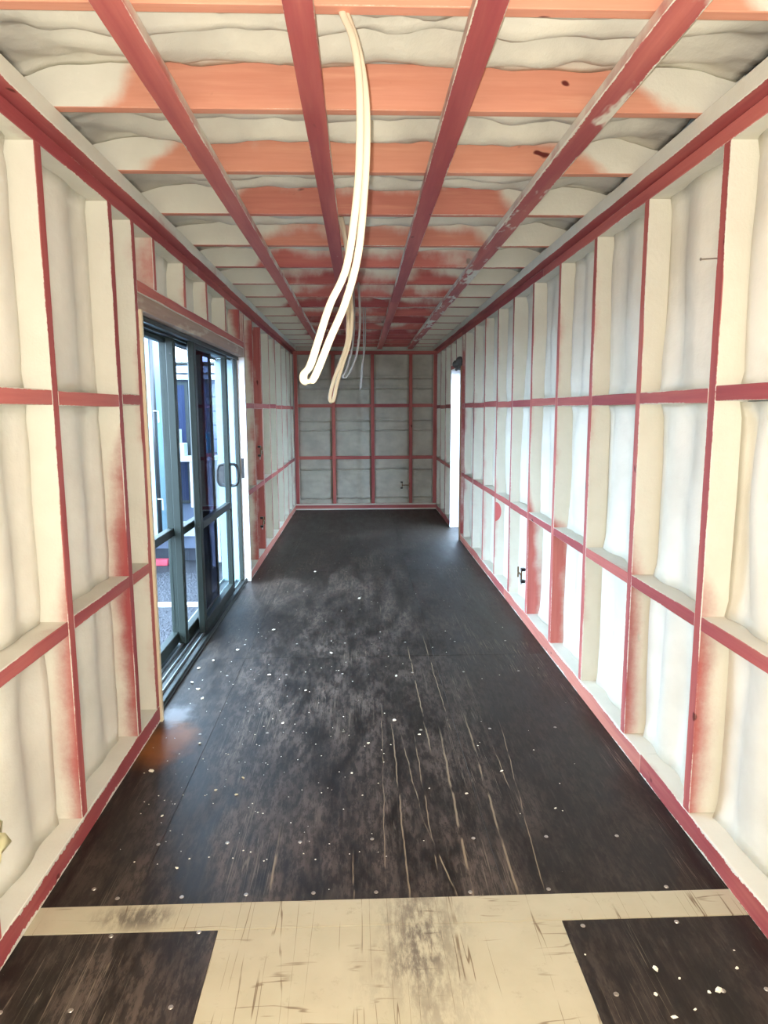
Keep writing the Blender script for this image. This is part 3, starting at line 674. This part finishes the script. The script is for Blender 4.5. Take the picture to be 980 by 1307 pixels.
tag(MB().box((-2.50, 8.06, GZ), (-2.27, 8.16, GZ+.075), .01).build('brick', 'red_obj'), 'pinkish red block lying on the gravel outside', 'block')
# building across the yard
bd = empty('site_building', (-4, 8.4, GZ)); tag(bd, 'low blue-grey building with white bands beyond the gravel yard', 'building')
def bp(a, b, name, mat, ch=.004):
    o = MB().box(a, b, ch).build(name, mat); o.parent = bd; o.location = -bd.location; return o
bp((-7.5, 8.36, -.25), (-1.5, 8.9, -.095), 'base_boards', 'dark_ext')
bp((-7.5, 8.42, -.1), (-1.5, 8.9, 2.06), 'wall', 'grey_ext')
bp((-7.5, 8.33, -.095), (-1.5, 8.42, .06), 'lower_band', 'grey_ext'); bp((-7.5, 8.29, .06), (-1.5, 8.42, .225), 'white_ledge', 'white_ext')
bp((-7.5, 8.30, 1.91), (-1.5, 8.42, 1.97), 'white_board', 'white_ext'); bp((-7.5, 8.28, 1.985), (-1.5, 8.42, 2.07), 'white_board', 'white_ext')
bp((-7.6, 8.24, 2.085), (-1.45, 9.0, 2.11), 'roof_edge', 'alu_dark')
z = .23
while z < 1.88:
    bp((-1.98, 8.395, z), (-1.5, 8.42, z+.155), 'weatherboard', 'grey_ext', .003); z += .165
bp((-3.6, 8.36, .45), (-2.02, 8.42, 1.89), 'window_frame', 'alu_dark'); bp((-3.56, 8.352, .49), (-2.82, 8.366, 1.85), 'window_pane', 'navy_glass', 0); bp((-2.78, 8.352, .49), (-2.06, 8.366, 1.85), 'window_pane', 'navy_glass', 0)
tk = [((-2.19, 8.1, 1.07), (-2.03, 8.28, 1.22), 'white_carton', 'white_ext', 'white carton on the bench outside', 'carton'), ((-2.18, 8.1, 1.22), (-2.09, 8.28, 1.38), 'white_carton', 'white_ext', 'smaller white carton stacked on the other outside', 'carton'),
      ((-1.90, 8.0, 1.07), (-1.74, 8.2, 1.30), 'storage_tub', 'cyan', 'cyan plastic tub on the bench outside', 'tub'), ((-1.90, 8.02, .85+.18), (-1.70, 8.2, 1.07), 'red_tray', 'red_obj', 'red tray under the cyan tub outside', 'tray')]
bn = empty('work_bench', (-2.0, 8.15, GZ)); tag(bn, 'white work bench against the building outside', 'bench')
def bnp(a, b, nm, mt):
    o = MB().box(a, b, .004).build(nm, mt); o.parent = bn; o.location = -bn.location
bnp((-2.20, 7.95, .98), (-1.68, 8.29, 1.03), 'bench_top', 'white_ext')
for x in (-2.19, -1.73):
    for y in (7.97, 8.23): bnp((x, y, GZ), (x+.05, y+.05, .98), 'leg', 'white_ext')
bnp((-1.95, 7.99, .45), (-1.70, 8.01, .98), 'front_panel', 'white_ext')
for a, b, nm, mt, lb, ct in tk:
    if nm == 'white_carton': a = (a[0], a[1], a[2]-.04); b = (b[0], b[1], b[2]-.04)
    o = MB().box(a, b, .006).build(nm, mt); tag(o, lb, ct)
# raised storage locker
tr = empty('storage_locker', (-2.7, 7.65, GZ)); tag(tr, 'tall pale blue locker with black edging on legs outside the door', 'locker')
def tp(mb, nm, mt, sm=False):
    o = mb.build(nm, mt, None, sm); o.parent = tr; o.location = -tr.location; return o
tp(MB().box((-3.3, 7.47, .17), (-2.165, 7.9, 2.42), .02), 'body', 'blue_pale')
eg = MB()
for x in (-3.29, -2.165): eg.tube([(x, 7.47, .18), (x, 7.47, 2.41)], .026, 8)
for z in (.18, 2.41): eg.tube([(-3.29, 7.47, z), (-2.165, 7.47, z)], .026, 8)
tp(eg, 'edge_trim', 'black', True)
for x in (-3.25, -2.7):
    for y in (7.5, 7.8): tp(MB().box((x, y, GZ), (x+.06, y+.06, .17), .003), 'leg', 'black')
for z in (.62, 1.55): tp(MB().tube([(-2.165, 7.44, z), (-2.11, 7.43, z), (-2.11, 7.43, z-.12)], .009, 6), 'hinge', 'chrome')
# unseen white wall, added so the right doorway looks bright
yw = MB().box((6.2, 5, GZ), (6.35, 24, 1.0), .01); tag(yw.build('added_white_wall', 'white_ext'), 'added white wall that brightens the right doorway', 'wall')
